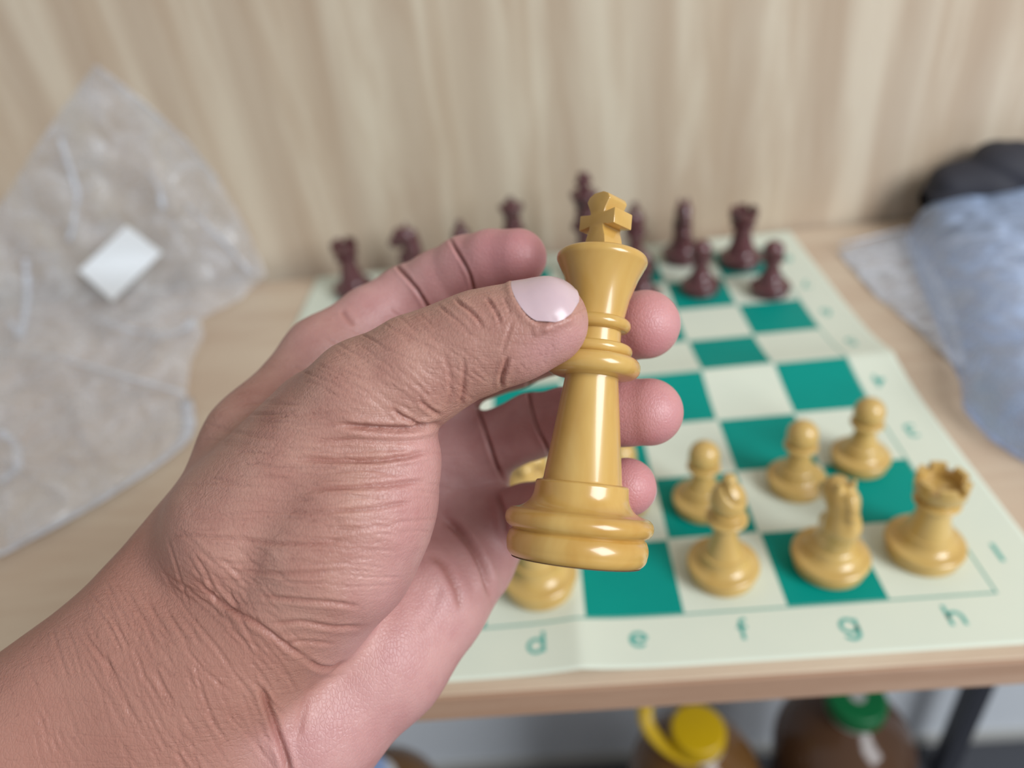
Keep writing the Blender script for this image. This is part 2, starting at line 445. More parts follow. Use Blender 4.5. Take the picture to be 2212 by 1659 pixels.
def knight_head():
    v3 = lambda *a: np.array(a, float)
    # side view: x = forward, z = up; mm above the board
    prim = [(v3(-1, 0, 17), v3(-4.5, 0, 33), 9.6, 8.0), (v3(-4.5, 0, 33), v3(-1.5, 0, 47), 8.2, 7.0), (v3(-1.5, 0, 47), v3(4.5, 0, 50), 7.0, 6.0),
            (v3(4.5, 0, 49), v3(12.5, 0, 42.5), 6.0, 4.2), (v3(2, 0, 44), v3(9, 0, 40), 5.2, 3.8), (v3(0, 0, 17), v3(4.5, 0, 27), 8.6, 5.8)]
    ears = [(v3(-.5, s * 3.2, 52), v3(-1.6, s * 3.8, 58.2), 2.7, 1.2) for s in (-1, 1)]
    mane = [(v3(-8 - 2.0 * math.sin(i * .55), 0, 22 + i * 5.2), v3(-6.5 - 1.4 * math.sin((i + 1) * .55), 0, 25.5 + i * 5.2), 3.0, 3.2) for i in range(6)]
    def fn(P):
        P = P * np.array([1, 1.0, 1.0])
        d = None
        for a, b, r0, r1 in prim:
            q = seg_d(P, a, b, r0, r1); d = q if d is None else smin(d, q, 3.0)
        for a, b, r0, r1 in mane: d = smin(d, seg_d(P, a, b, r0, r1), 1.3)
        for a, b, r0, r1 in ears: d = smin(d, seg_d(P, a, b, r0, r1), 1.2)
        for s in (-1, 1):
            d = np.maximum(d, -(np.linalg.norm(P - v3(5.6, s * 6.4, 50), axis=1) - 1.4))
            d = np.maximum(d, -(np.linalg.norm(P - v3(14.2, s * 3.4, 43.5), axis=1) - 1.0))
            d = np.maximum(d, -seg_d(P, v3(15.5, s * 4.2, 39.5), v3(8.5, s * 5.2, 40.8), .7, .5))
        return np.maximum(d, 16.0 - P[:, 2])
    lo = (-17, -12, 14); f = grid_eval(fn, lo, (20, 12, 62), .8)
    Vv, Q = surface_nets(f, lo, .8)
    return mesh_np('knight_head', Vv * .001, Q)
def bishop_head(z0):
    # mitre with a real slanted cut
    prof = smooth_prof([(5.2, z0), (7.9, z0 + 3.6), ('arc', 8.6, z0 + 8.0, .22), ('arc', 4.0, z0 + 17.2, .22), (2.5, z0 + 18.2), ('arc', 0.05, z0 + 23.2, .75)])
    pr = np.array(prof)
    def fn(P):
        r = np.hypot(P[:, 0], P[:, 1]); z = P[:, 2]
        rz = np.interp(z, pr[:, 1], pr[:, 0])
        d = (r - rz) * .85; d = np.maximum(d, np.maximum(z0 - z, z - pr[-1, 1]))
        # slanted slot, open on the front upper side
        n = np.array([0.62, 0, .785]); q = (P - np.array([2.2, 0, z0 + 14.6])) @ n
        sl = np.maximum(np.abs(q) - .7, -2.5 - P[:, 0])
        return np.maximum(d, -sl)
    lo = (-10, -10, z0 - 1); f = grid_eval(fn, lo, (10, 10, z0 + 25), .6)
    Vv, Q = surface_nets(f, lo, .6); return mesh_np('mitre', Vv * .001, Q)
def finish(m, mat):
    m = m.copy(); m.materials.clear(); m.materials.append(mat); return m
GEO = {}
GEO['pawn'] = [('body', make_mesh('pawn_body', base_prof(15.2, 15) + [(9.0, 15.4), ('arc', 5.3, 29.0, -.12), (5.2, 29.6), (8.2, 29.9), ('arc', 8.2, 32.2, .9), (5.6, 32.5), (5.4, 33.2)])),
               ('head', make_mesh('pawn_head', [(5.0, 32.6), ('arc', 8.4, 39.0, .38), ('arc', 0.05, 47.4, .42)]))]
def r_head():
    return make_mesh('rook_head', [(7.8, 36.0), ('arc', 11.6, 43.2, -.25), (11.9, 43.6), (12.0, 48.6), (9.0, 48.6), (8.8, 45.0), (0.05, 45.0)])
GEO['rook'] = [('body', make_mesh('rook_body', base_prof(17.6, 17) + [(10.6, 17.4), ('arc', 7.6, 35.2, -.07), (7.5, 36.0), (10.2, 36.2), ('arc', 10.2, 38.0, .8), (8.2, 38.2)])), ('head', r_head())]
for i in range(6):
    a = math.pi / 3 * i; GEO['rook'].append(('merlon', ring_mesh_sector(9.05, 11.95, 48.4, 52.4, a - .36, a + .36)))
GEO['bishop'] = [('body', make_mesh('bishop_body', base_prof(16.8, 17) + [(9.4, 17.4), ('arc', 5.2, 38.5, -.10), (5.2, 39.2), (9.0, 39.5), ('arc', 9.0, 42.2, .9), (6.2, 42.5), (6.2, 43.6), (7.4, 43.8), ('arc', 7.4, 45.6, .8), (5.2, 45.9)])),
                 ('mitre', bishop_head(45.4))]
GEO['knight'] = [('body', make_mesh('knight_body', base_prof(17.6, 17) + [(11.0, 17.4), (10.2, 18.2), (0.05, 18.4)])), ('head', knight_head())]
def scal(r, z, a): return (-1.3 * (0.5 - 0.5 * math.cos(9 * a)) if (r > 8.5 and z > 70) else 0)
GEO['queen'] = [('body', make_mesh('queen_body', base_prof(18.4, 20.5) + [(10.2, 21), ('arc', 6.2, 48, -.05), (6.2, 48.6), (10.8, 48.9), ('arc', 10.8, 52.4, 1.0), (8.6, 52.6), ('arc', 8.4, 55.4, .8), (6.3, 55.7), (6.2, 58.2), (7.8, 58.4), ('arc', 7.6, 60.8, .9), (6.6, 61)])),
                ('crown', make_mesh('queen_crown', [(6.6, 60.8), ('arc', 11.2, 75.6, -.12), (10.6, 76.4), (9.0, 75.4), ('arc', 3.2, 78.2, .1), (2.6, 78.6)], 72, scal)),
                ('finial', make_mesh('queen_finial', [(2.0, 78.0), ('arc', 3.3, 80.8, .4), ('arc', 0.05, 84, .45)]))]
GEO['king'] = [('body', make_mesh('king_body', KING_P, 96)), ('cross', cross_mesh(12.8, 16.0, 7.4, 83.0))]
GEOM = {}
def geo(kind, mat):
    k = (kind, mat.name)
    if k not in GEOM: GEOM[k] = [(nm, finish(m, mat)) for nm, m in GEO[kind]]
    return GEOM[k]
FELT = {k: make_mesh('felt', [(r * .88, -0.12), (r * .88, 0.02)], 40) for k, r in dict(pawn=15.2, rook=17.6, bishop=16.8, knight=17.6, queen=18.4, king=19.0).items()}
for m in FELT.values(): m.materials.append(M_felt)
HT = dict(pawn=47.4, rook=52.4, bishop=68.6, knight=59, queen=84, king=99.0)
def piece(kind, mat, color, x, y, rz, label, group):
    r = empty(color + '_' + kind, (x * .001, y * .001, H + (float(mat_z(x, y)) + .3) * .001), rz)
    tag(r, label, 'chess piece', group)
    for nm, m in geo(kind, mat): link(nm, m, None, r)
    link('felt_pad', FELT[kind], None, r)
    return r
def by_base(u, v):              # where a foot seen in that direction stands on the mat
    p = onz(u, v, 2.0); return p[0], p[1]
def by_top(u, v, h):
    p = onz(u, v, h + 1.0); return p[0], p[1]
GW = 'yellow chess pieces at the front of the mat'; GB = 'dark brown chess pieces at the back of the mat'
Wp = [('rook', (2040, 1030), 0.3, 'yellow rook with open battlement top on the front right corner square h1'),
      ('knight', (1826, 1036), math.pi / 2 + .2, 'yellow knight seen from behind on the green square above letter g'),
      ('bishop', (1577, 1026), -.75, 'yellow bishop with slanted cut on the cream square above letter f')]
for kind, (u, v), rz, lab in Wp:
    x, y = by_top(u, v, HT[kind]); piece(kind, M_cream, 'yellow', x, y, rz, lab, GW)
for (u, v), lab in [((1884, 863), 'yellow pawn behind the yellow rook, nearest the right edge of the mat'),
                    ((1738, 912), 'yellow pawn on a cream square behind the yellow knight'),
                    ((1523, 957), 'yellow pawn on a green square partly hidden by the yellow bishop'),
                    ((1340, 956), 'yellow pawn glimpsed between ring finger and little finger right of the king'),
                    ((1148, 968), 'yellow pawn glimpsed between the curled fingers left of the king')]:
    x, y = by_top(u, v, HT['pawn']); piece('pawn', M_cream, 'yellow', x, y, 0, lab, GW)
piece('queen', M_cream, 'yellow', *by_base(1166, 1262), 0, 'yellow queen under the held king, only its foot in view above letter d', GW)
for kind, (u, v), rz, lab in [('rook', (1608, 450), .4, 'dark brown rook at the far right of the back row'),
                              ('knight', (1478, 428), -math.pi / 2, 'dark brown knight facing the camera, second from the right in back row'),
                              ('bishop', (1371, 436), .2, 'dark brown bishop right behind the cross of the held king'),
                              ('king', (1259, 372), .6, 'dark brown king, tallest piece of the back row'),
                              ('queen', (1101, 424), 0, 'dark brown queen with round crown above the index fingertip'),
                              ('bishop', (991, 474), .2, 'dark brown bishop whose pointed top shows above the index finger'),
                              ('knight', (870, 484), math.pi, 'dark brown knight with its muzzle turned left'),
                              ('rook', (740, 522), .2, 'dark brown rook at the far left end of the back row')]:
    x, y = by_top(u, v, HT[kind]); piece(kind, M_brown, 'brown', x, y, rz, lab, GB)
for (u, v), lab in [((1674, 519), 'dark brown pawn nearest the right edge of the mat'),
                    ((1517, 518), 'dark brown pawn on a green square, second from the right'),
                    ((1386, 540), 'dark brown pawn mostly hidden behind the held king')]:
    x, y = by_top(u, v, HT['pawn']); piece('pawn', M_brown, 'brown', x, y, 0, lab, GB)

# ------------------------------------------------------------------ the held king
kb = cam2w(at(1243, 1212, 190.0)); kt = cam2w(at(1313, 424, 202.5))
ax = kt - kb; KL = float(np.linalg.norm(ax)); ax /= KL
tocam = C - kb; tocam -= ax * (tocam @ ax); tocam /= np.linalg.norm(tocam)
side = np.cross(tocam, ax)         # right-hand side as the camera sees it is -side... fixed below
ks = KL / 99.0
held = empty('held_yellow_king'); tag(held, 'large yellow king with cross top gripped between thumb and fingers in the foreground', 'chess piece')
held['group'] = GW; del held['group']
X = np.cross(-tocam, ax)
Mk = Matrix.Identity(4)
xr = np.cross(ax, tocam); xr = xr if (R[0] @ xr) > 0 else -xr      # to the right in the view
yv = np.cross(ax, xr)                                              # away from the camera
for i in range(3):
    Mk[i][0] = xr[i] * ks; Mk[i][1] = yv[i] * ks; Mk[i][2] = ax[i] * ks; Mk[i][3] = kb[i] * .001 + (H if i == 2 else 0)
held.matrix_world = Mk
M_king = plastic('boxwood_plastic_king', srgb(207, 171, 98), srgb(184, 138, 62), .26, 55, .06)
for nm, m in GEO['king']:
    o = link(nm, finish(m, M_king), None, held)
    if nm == 'cross': o.rotation_euler = (0, 0, math.radians(-43))
link('felt_pad', FELT['king'], None, held)

# ------------------------------------------------------------------ the hand
def A_(u, v, d): return at(u, v, d)
def chain(pts):
    q = [(A_(*p[:3]), p[3]) for p in pts]
    return [(q[i][0], q[i + 1][0], q[i][1], q[i + 1][1]) for i in range(len(q) - 1)]
FING = {
 'index':  chain([(705, 775, 238, 13.5), (800, 692, 245, 11.0), (880, 643, 248, 10.6), (945, 606, 243, 9.6), (1006, 576, 238, 9.7), (1060, 562, 232, 9.2), (1118, 557, 227, 8.9)]),
 'middle': chain([(860, 880, 250, 13.0), (985, 815, 253, 11.0), (1110, 772, 248, 10.4), (1195, 742, 237, 9.6), (1280, 722, 226, 9.8), (1340, 708, 218, 9.7), (1394, 701, 213, 9.9)]),
 'ring':   chain([(950, 1005, 250, 13.0), (1060, 960, 247, 10.8), (1150, 920, 240, 10.5), (1220, 905, 230, 9.6), (1290, 896, 218.3, 9.7), (1345, 891, 212, 9.4), (1402, 890, 208.5, 9.5)]),
 'little': chain([(990, 1140, 244, 12.5), (1070, 1128, 240, 10.0), (1140, 1108, 233, 9.2), (1200, 1090, 224, 8.4), (1260, 1072, 218.5, 8.6), (1310, 1060, 213, 8.2), (1354, 1052, 208, 8.2)]),
}
THUMB = chain([(545, 1155, 194, 20), (800, 868, 190, 16.2), (905, 800, 187, 13.8), (985, 760, 185.5, 12.3), (1045, 736, 184, 12.1), (1110, 720, 182.5, 11.4), (1174, 697, 181, 10.9)])
BODY = (
  chain([(705, 775, 238, 13.5), (565, 960, 224, 15.2), (440, 1215, 212, 17.5), (380, 1370, 208, 20)])          # index metacarpal, back edge
  + chain([(860, 880, 250, 13), (640, 1150, 232, 15), (440, 1430, 214, 18)])
  + chain([(950, 1005, 250, 13), (720, 1250, 233, 15), (480, 1490, 214, 18)])
  + chain([(990, 1140, 244, 13), (800, 1360, 230, 15), (560, 1560, 213, 18)])
  + chain([(1005, 1065, 250, 12), (1040, 1048, 248, 9.5)]) + chain([(950, 950, 251, 11), (978, 890, 250, 8.5)])
  + chain([(690, 900, 205, 12), (520, 1120, 205, 16)])                                                         # web between thumb and index
)
THENAR = chain([(838, 985, 189.5, 13.5), (780, 1080, 190, 19), (720, 1185, 191, 20.5), (640, 1290, 195, 19.5), (530, 1385, 198, 20.5), (420, 1470, 203, 22)])
HYPO = chain([(1050, 1165, 243, 12.5), (1010, 1215, 238, 13.5), (925, 1290, 228, 18), (815, 1400, 219, 21.5), (665, 1545, 211, 22), (590, 1690, 210, 22)])
ARM = chain([(330, 1385, 203, 22), (-60, 1700, 199, 25), (-420, 2000, 196, 27)]) + chain([(490, 1590, 206, 22), (120, 1930, 203, 25), (-240, 2260, 200, 27)]) \
  + chain([(410, 1480, 204, 23), (30, 1810, 201, 26), (-330, 2130, 198, 28)])
def dsm(P, prims, k):
    d = None
    for a, b, r0, r1 in prims:
        q = seg_d(P, a, b, r0, r1); d = q if d is None else smin(d, q, k)
    return d
def hand_fn(P):
    body = dsm(P, BODY, 9.0); body = smin(body, dsm(P, ARM, 8.0), 13.0)
    th = dsm(P, THUMB, 3.5); tn = dsm(P, THENAR, 6.0)
    hy = dsm(P, HYPO, 6.0)
    b = smin(th, tn, 3.2)
    a = smin(smin(body, b, 14.0), hy, 5.0)
    d = None
    for k, f in FING.items():
        q = smin(a, dsm(P, f, 2.0), 4.0); d = q if d is None else np.minimum(d, q)
    return d
lo = np.array([-205., -60., 155.]); hi = np.array([62., 175., 282.]); hh = 1.0
fld = grid_eval(hand_fn, lo, hi, hh)
HV, HQ = surface_nets(fld, lo, hh)
HV = relax(hand_fn, HV.astype(np.float32), 1)
HV, HQ = subdiv(HV, HQ); HV = HV.astype(np.float32)
HN = grad(hand_fn, HV); HV = HV - HN * (hand_fn(HV) * .9)[:, None]
def px(P): return np.stack([1106 + F * P[:, 0] / P[:, 2], 829.5 + F * P[:, 1] / P[:, 2]], 1)
UV = px(HV); vdir = -HV / np.linalg.norm(HV, axis=1, keepdims=True); face = np.clip(((HN * vdir).sum(1) - .02) / .18, 0, 1)
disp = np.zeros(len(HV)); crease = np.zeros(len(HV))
def poly_smooth(pts, n=24):
    p = np.array(pts, float)
    if len(p) < 3: return p
    t = np.r_[0, np.cumsum(np.linalg.norm(np.diff(p, axis=0), axis=1))]; T = np.linspace(0, t[-1], n)
    q = np.stack([np.interp(T, t, p[:, i]) for i in (0, 1)], 1)
    for _ in range(2): q[1:-1] = (q[:-2] + 2 * q[1:-1] + q[2:]) / 4
    return q
def add_crease(pts, w, depth, d0=0, d1=400, bulge=.35, n=24, dark=1.0):
    q = poly_smooth(pts, n); pad = 4 * w
    m = np.where((UV[:, 0] > q[:, 0].min() - pad) & (UV[:, 0] < q[:, 0].max() + pad) & (UV[:, 1] > q[:, 1].min() - pad) & (UV[:, 1] < q[:, 1].max() + pad)
                 & (HV[:, 2] > d0) & (HV[:, 2] < d1) & (face > 0))[0]
    if len(m) == 0: return
    P = UV[m]; best = np.full(len(m), 1e9); tt = np.zeros(len(m)); L = len(q) - 1
    for i in range(L):
        a, b = q[i], q[i + 1]; ab = b - a; t = np.clip(((P - a) @ ab) / max(ab @ ab, 1e-6), 0, 1)
        d = np.linalg.norm(P - a - t[:, None] * ab, axis=1); s = d < best; best[s] = d[s]; tt[s] = ((i + t) / L)[s]
    taper = np.clip(np.minimum(tt, 1 - tt) / .22, 0, 1); taper = taper * taper * (3 - 2 * taper)
    g = np.exp(-(best / w) ** 2); g2 = np.exp(-((best - 2.2 * w) / (1.3 * w)) ** 2)
    disp[m] += (-depth * g + depth * bulge * g2) * taper * face[m]
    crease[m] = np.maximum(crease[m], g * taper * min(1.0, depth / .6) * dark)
# finger flexion creases
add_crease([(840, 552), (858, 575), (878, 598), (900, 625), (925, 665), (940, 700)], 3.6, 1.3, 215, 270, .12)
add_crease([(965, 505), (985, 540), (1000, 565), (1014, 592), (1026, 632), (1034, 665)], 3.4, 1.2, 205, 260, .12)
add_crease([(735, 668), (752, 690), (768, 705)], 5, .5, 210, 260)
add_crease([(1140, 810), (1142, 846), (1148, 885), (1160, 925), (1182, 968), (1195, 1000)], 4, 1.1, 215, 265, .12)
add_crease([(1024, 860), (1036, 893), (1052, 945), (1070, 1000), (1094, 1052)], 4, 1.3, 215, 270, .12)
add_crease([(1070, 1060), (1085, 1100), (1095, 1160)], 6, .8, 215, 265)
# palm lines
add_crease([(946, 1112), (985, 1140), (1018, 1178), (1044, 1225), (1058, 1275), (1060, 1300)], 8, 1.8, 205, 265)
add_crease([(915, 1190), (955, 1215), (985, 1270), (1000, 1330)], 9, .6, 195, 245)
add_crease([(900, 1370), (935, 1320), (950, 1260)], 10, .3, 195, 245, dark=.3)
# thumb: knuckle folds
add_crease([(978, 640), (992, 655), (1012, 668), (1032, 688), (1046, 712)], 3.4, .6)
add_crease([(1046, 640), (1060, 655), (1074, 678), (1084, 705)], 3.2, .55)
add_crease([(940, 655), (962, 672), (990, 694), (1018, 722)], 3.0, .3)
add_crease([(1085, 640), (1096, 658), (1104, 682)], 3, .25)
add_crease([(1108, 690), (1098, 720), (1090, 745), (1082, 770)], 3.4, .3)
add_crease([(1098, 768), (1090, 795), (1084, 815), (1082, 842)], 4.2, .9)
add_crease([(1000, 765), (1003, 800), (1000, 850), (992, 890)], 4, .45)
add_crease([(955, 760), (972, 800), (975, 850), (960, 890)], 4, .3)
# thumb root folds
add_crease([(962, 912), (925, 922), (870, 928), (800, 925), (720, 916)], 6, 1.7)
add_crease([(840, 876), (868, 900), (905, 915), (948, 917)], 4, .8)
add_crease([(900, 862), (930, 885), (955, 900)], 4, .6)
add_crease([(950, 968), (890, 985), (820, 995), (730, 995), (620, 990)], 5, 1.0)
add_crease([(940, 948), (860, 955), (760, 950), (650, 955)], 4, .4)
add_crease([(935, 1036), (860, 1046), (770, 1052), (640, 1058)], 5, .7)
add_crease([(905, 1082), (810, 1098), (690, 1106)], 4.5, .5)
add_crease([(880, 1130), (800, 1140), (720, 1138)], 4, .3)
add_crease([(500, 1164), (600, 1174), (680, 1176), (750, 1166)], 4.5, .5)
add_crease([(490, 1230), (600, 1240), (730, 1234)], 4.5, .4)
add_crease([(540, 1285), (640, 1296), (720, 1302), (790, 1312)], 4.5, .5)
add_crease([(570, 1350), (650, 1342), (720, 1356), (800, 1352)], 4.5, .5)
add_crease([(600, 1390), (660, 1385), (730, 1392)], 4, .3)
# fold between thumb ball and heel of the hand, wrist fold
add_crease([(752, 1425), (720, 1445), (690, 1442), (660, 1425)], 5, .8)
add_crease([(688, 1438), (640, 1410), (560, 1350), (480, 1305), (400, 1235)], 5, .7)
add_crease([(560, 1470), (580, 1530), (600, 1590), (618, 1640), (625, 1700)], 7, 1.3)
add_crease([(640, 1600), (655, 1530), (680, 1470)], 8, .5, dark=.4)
# fine wrinkles: level ones on the thumb ball, slanting ones on the wrist, curved ones on the thumb root
def inpoly(x, y, poly):
    c = False; n = len(poly); j = n - 1
    for i in range(n):
        xi, yi = poly[i]; xj, yj = poly[j]
        if (yi > y) != (yj > y) and x < (xj - xi) * (y - yi) / (yj - yi) + xi: c = not c
        j = i
    return c
rr = random.Random(11)
def wrinkles(n, poly, ang, jit, l0, l1, d0, d1, w=(2.6, 3.8)):
    xs = [p[0] for p in poly]; ys = [p[1] for p in poly]; k = 0
    while k < n:
        x = rr.uniform(min(xs), max(xs)); y = rr.uniform(min(ys), max(ys))
        if not inpoly(x, y, poly): continue
        k += 1
        a = (ang(x, y) if callable(ang) else ang) + rr.uniform(-jit, jit); L = rr.uniform(l0, l1); b = rr.uniform(-.12, .12)
        pts = [(x + math.cos(a + b * t) * L * t / 2, y + math.sin(a + b * t) * L * t / 2 + rr.uniform(-2, 2)) for t in (-1, -.5, 0, .5, 1)]
        add_crease(pts, rr.uniform(*w), rr.uniform(d0, d1), bulge=.3, n=9, dark=.6)
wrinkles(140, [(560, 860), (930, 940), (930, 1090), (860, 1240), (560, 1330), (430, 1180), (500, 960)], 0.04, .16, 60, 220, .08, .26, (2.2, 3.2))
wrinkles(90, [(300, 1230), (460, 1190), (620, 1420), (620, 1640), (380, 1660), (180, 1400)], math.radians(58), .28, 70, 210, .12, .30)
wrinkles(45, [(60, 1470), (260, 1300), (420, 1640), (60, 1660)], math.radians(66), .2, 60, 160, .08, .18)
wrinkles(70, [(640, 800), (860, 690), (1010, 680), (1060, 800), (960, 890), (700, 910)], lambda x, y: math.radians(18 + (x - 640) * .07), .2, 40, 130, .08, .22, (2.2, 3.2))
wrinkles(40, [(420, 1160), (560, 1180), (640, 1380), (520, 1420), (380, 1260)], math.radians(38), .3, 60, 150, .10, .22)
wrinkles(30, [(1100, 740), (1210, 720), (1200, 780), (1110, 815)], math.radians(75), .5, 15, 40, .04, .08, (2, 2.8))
# thumb nail bed
nA = A_(1100, 722, 182.6); nB = A_(1180, 696, 181.0)
def nail_frame(a, b, normal):
    t = (b - a) / np.linalg.norm(b - a); n = normal - t * (normal @ t); n /= np.linalg.norm(n); return t, n, np.cross(t, n)
HANDM = Matrix.Identity(4)
org = A_(410, 1480, 204)
worg = cam2w(org)
for i in range(3):
    for j in range(3): HANDM[i][j] = R[j][i]
    HANDM[i][3] = worg[i] * .001 + (H if i == 2 else 0)
def nail_mesh(a, b, normal, s0, s1, half, taper=.92, lift=.35, skew=0.0, ns=22, nf=26, thick=.45):
    """curved plate lying on the finger between s0 and s1 mm beyond a, +-half radians around the normal"""
    t, n, w = nail_frame(a, b, normal)
    top = np.zeros((ns, nf, 3))
    for i in range(ns):
        for j in range(nf):
            e = -1 + 2 * j / (nf - 1); f = i / (ns - 1)
            # outline: rounded cuticle at f=0 and rounded free edge at f=1
            sa = s0 + (s1 - s0) * f
            x_ = min(1.0, abs((e + skew) / (1 + skew)))
            sa = sa + (1 - f) * 6.0 * (1 - math.sqrt(max(0, 1 - x_ ** 2.3))) - f * 4.6 * (1 - math.sqrt(max(0, 1 - abs(e) ** 2.4)))
            ph = e * half * (taper + (1 - taper) * min(1, f * 2.0))
            d = n * math.cos(ph) + w * math.sin(ph)
            top[i, j] = a + t * sa + d * 15.0
            top[i, j, :] = top[i, j]
    P = top.reshape(-1, 3); AX = []
    for i in range(ns):
        for j in range(nf):
            AX.append(a + t * ((top[i, j] - a) @ t))
    AX = np.array(AX); D = P - AX; D /= np.linalg.norm(D, axis=1, keepdims=True)
    r = np.full(len(P), 16.0)
    for _ in range(26): r = np.maximum(r - hand_fn(AX + D * r[:, None]) * .8, 4.5)
    r = r.reshape(ns, nf)
    # a nail keeps straighter than the fingertip under it
    for i in range(ns):
        f = i / (ns - 1); r[i] = r[i] + lift + max(0, f - .45) * 0.9
    P = AX + D * r.reshape(-1, 1); Pb = AX + D * (r.reshape(-1, 1) - thick)
    Vn = np.concatenate([P, Pb]); N = ns * nf; fs = []
    for i in range(ns - 1):
        for j in range(nf - 1):
            q = i * nf + j; fs.append((q, q + 1, q + nf + 1, q + nf)); fs.append((q + N, q + nf + N, q + nf + 1 + N, q + 1 + N))
    for i in range(ns - 1):
        q = i * nf; fs.append((q, q + nf, q + nf + N, q + N)); q = i * nf + nf - 1; fs.append((q, q + N, q + nf + N, q + nf))
    for j in range(nf - 1):
        q = j; fs.append((q, q + N, q + 1 + N, q + 1)); q = (ns - 1) * nf + j; fs.append((q, q + 1, q + 1 + N, q + N))
    m = mesh_np('nail', (Vn - org) * .001, fs)
    bm = bmesh.new(); bm.from_mesh(m); bmesh.ops.recalc_face_normals(bm, faces=bm.faces); bm.to_mesh(m); bm.free()
    m.polygons.foreach_set('use_smooth', [True] * len(m.polygons)); return sharp(m, 50), t, n, w
up_n = np.array([-0.16, -0.74, -0.68])
NAIL_S = (4.8, 19.3, .98)
thumb_nail, tt_, tn_, tw_ = nail_mesh(nA, nB, up_n, *NAIL_S, skew=.45)
rel = HV - nA; s_ = rel @ tt_; ph_ = np.arctan2(rel @ tw_, rel @ tn_); rad_ = np.linalg.norm(rel - s_[:, None] * tt_, axis=1)
near = (rad_ < 18) & (s_ > -3) & (s_ < 24)
e_ = ph_ / NAIL_S[2]; sstart = NAIL_S[0] + 6.0 * (1 - np.sqrt(np.clip(1 - np.abs((np.clip(e_, -1, 1) + .45) / 1.45) ** 2.3, 0, 1)))
inside = near & (np.abs(e_) < .97) & (s_ > sstart + .3)
disp[inside] -= .45
# skin fold standing up around the nail root and sides
dist_root = np.where(near & (np.abs(e_) < 1.15), sstart - s_, 9)
disp += np.where((dist_root > -0.4) & (dist_root < 4), .45 * np.exp(-((dist_root - .6) / .9) ** 2), 0)
dist_side = np.where(near & (s_ > NAIL_S[0] + 2.5) & (s_ < NAIL_S[1] - 3), (np.abs(ph_) - NAIL_S[2]) * rad_, 9)
disp += np.where((dist_side > -.3) & (dist_side < 4), .5 * np.exp(-((dist_side - .7) / .9) ** 2), 0)
HV2 = HV + HN * disp[:, None]
# skin kinds: pink palm side and paler tan back of the hand
d_pink = np.minimum(dsm(HV, HYPO, 1.0), np.minimum.reduce([dsm(HV, f, 1.0) for f in FING.values()]))
d_pink = np.minimum(d_pink, dsm(HV, chain([(860, 880, 250, 13), (990, 1140, 246, 16), (800, 1300, 236, 15)]), 1.0))
d_tan = np.minimum.reduce([dsm(HV, THUMB[:-1], 1.0), dsm(HV, THENAR, 1.0) - .5, dsm(HV, ARM, 1.0) - 1.0, dsm(HV, BODY[:3], 1.0), dsm(HV, BODY[-1:], 1.0)])
pink = 1 / (1 + np.exp(-(d_tan - d_pink) / 3.2))
nrm_away = HN[:, 2]
pink *= np.clip(1 - (nrm_away - .25) / .4, 0, 1)              # backs of the fingers are tan again
ball = np.clip((HN[:, 0] - .15) / .55, 0, 1) * np.clip((9 - dsm(HV, THENAR, 1.0)) / 4, 0, 1) * np.clip((UV[:, 1] - 900) / 60, 0, 1) * np.clip((UV[:, 0] - 640) / 120, 0, 1)
pink = np.maximum(pink, ball * .8)
tipthumb = np.clip((UV[:, 0] - 1085) / 90, 0, 1) * np.clip((HV @ np.array([.35, .93, 0]) - (A_(1100, 722, 182) @ np.array([.35, .93, 0])) - 1.0) / 5, 0, 1) * (HV[:, 2] < 200)
pink = np.maximum(pink, tipthumb * .85)
tips = np.zeros(len(HV))
for k, f in FING.items():
    c = f[-1][1]; tips = np.maximum(tips, np.exp(-(np.linalg.norm(HV - c, axis=1) / 17.0) ** 2))
hm = mesh_np('hand_skin', (HV2 - org) * .001, HQ)
wrist = np.clip((UV[:, 1] - UV[:, 0] * .75 - 800) / 160, 0, 1)
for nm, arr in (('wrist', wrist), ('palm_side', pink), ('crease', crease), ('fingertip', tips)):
    at_ = hm.attributes.new(nm, 'FLOAT', 'POINT'); at_.data.foreach_set('value', arr.astype(np.float32))
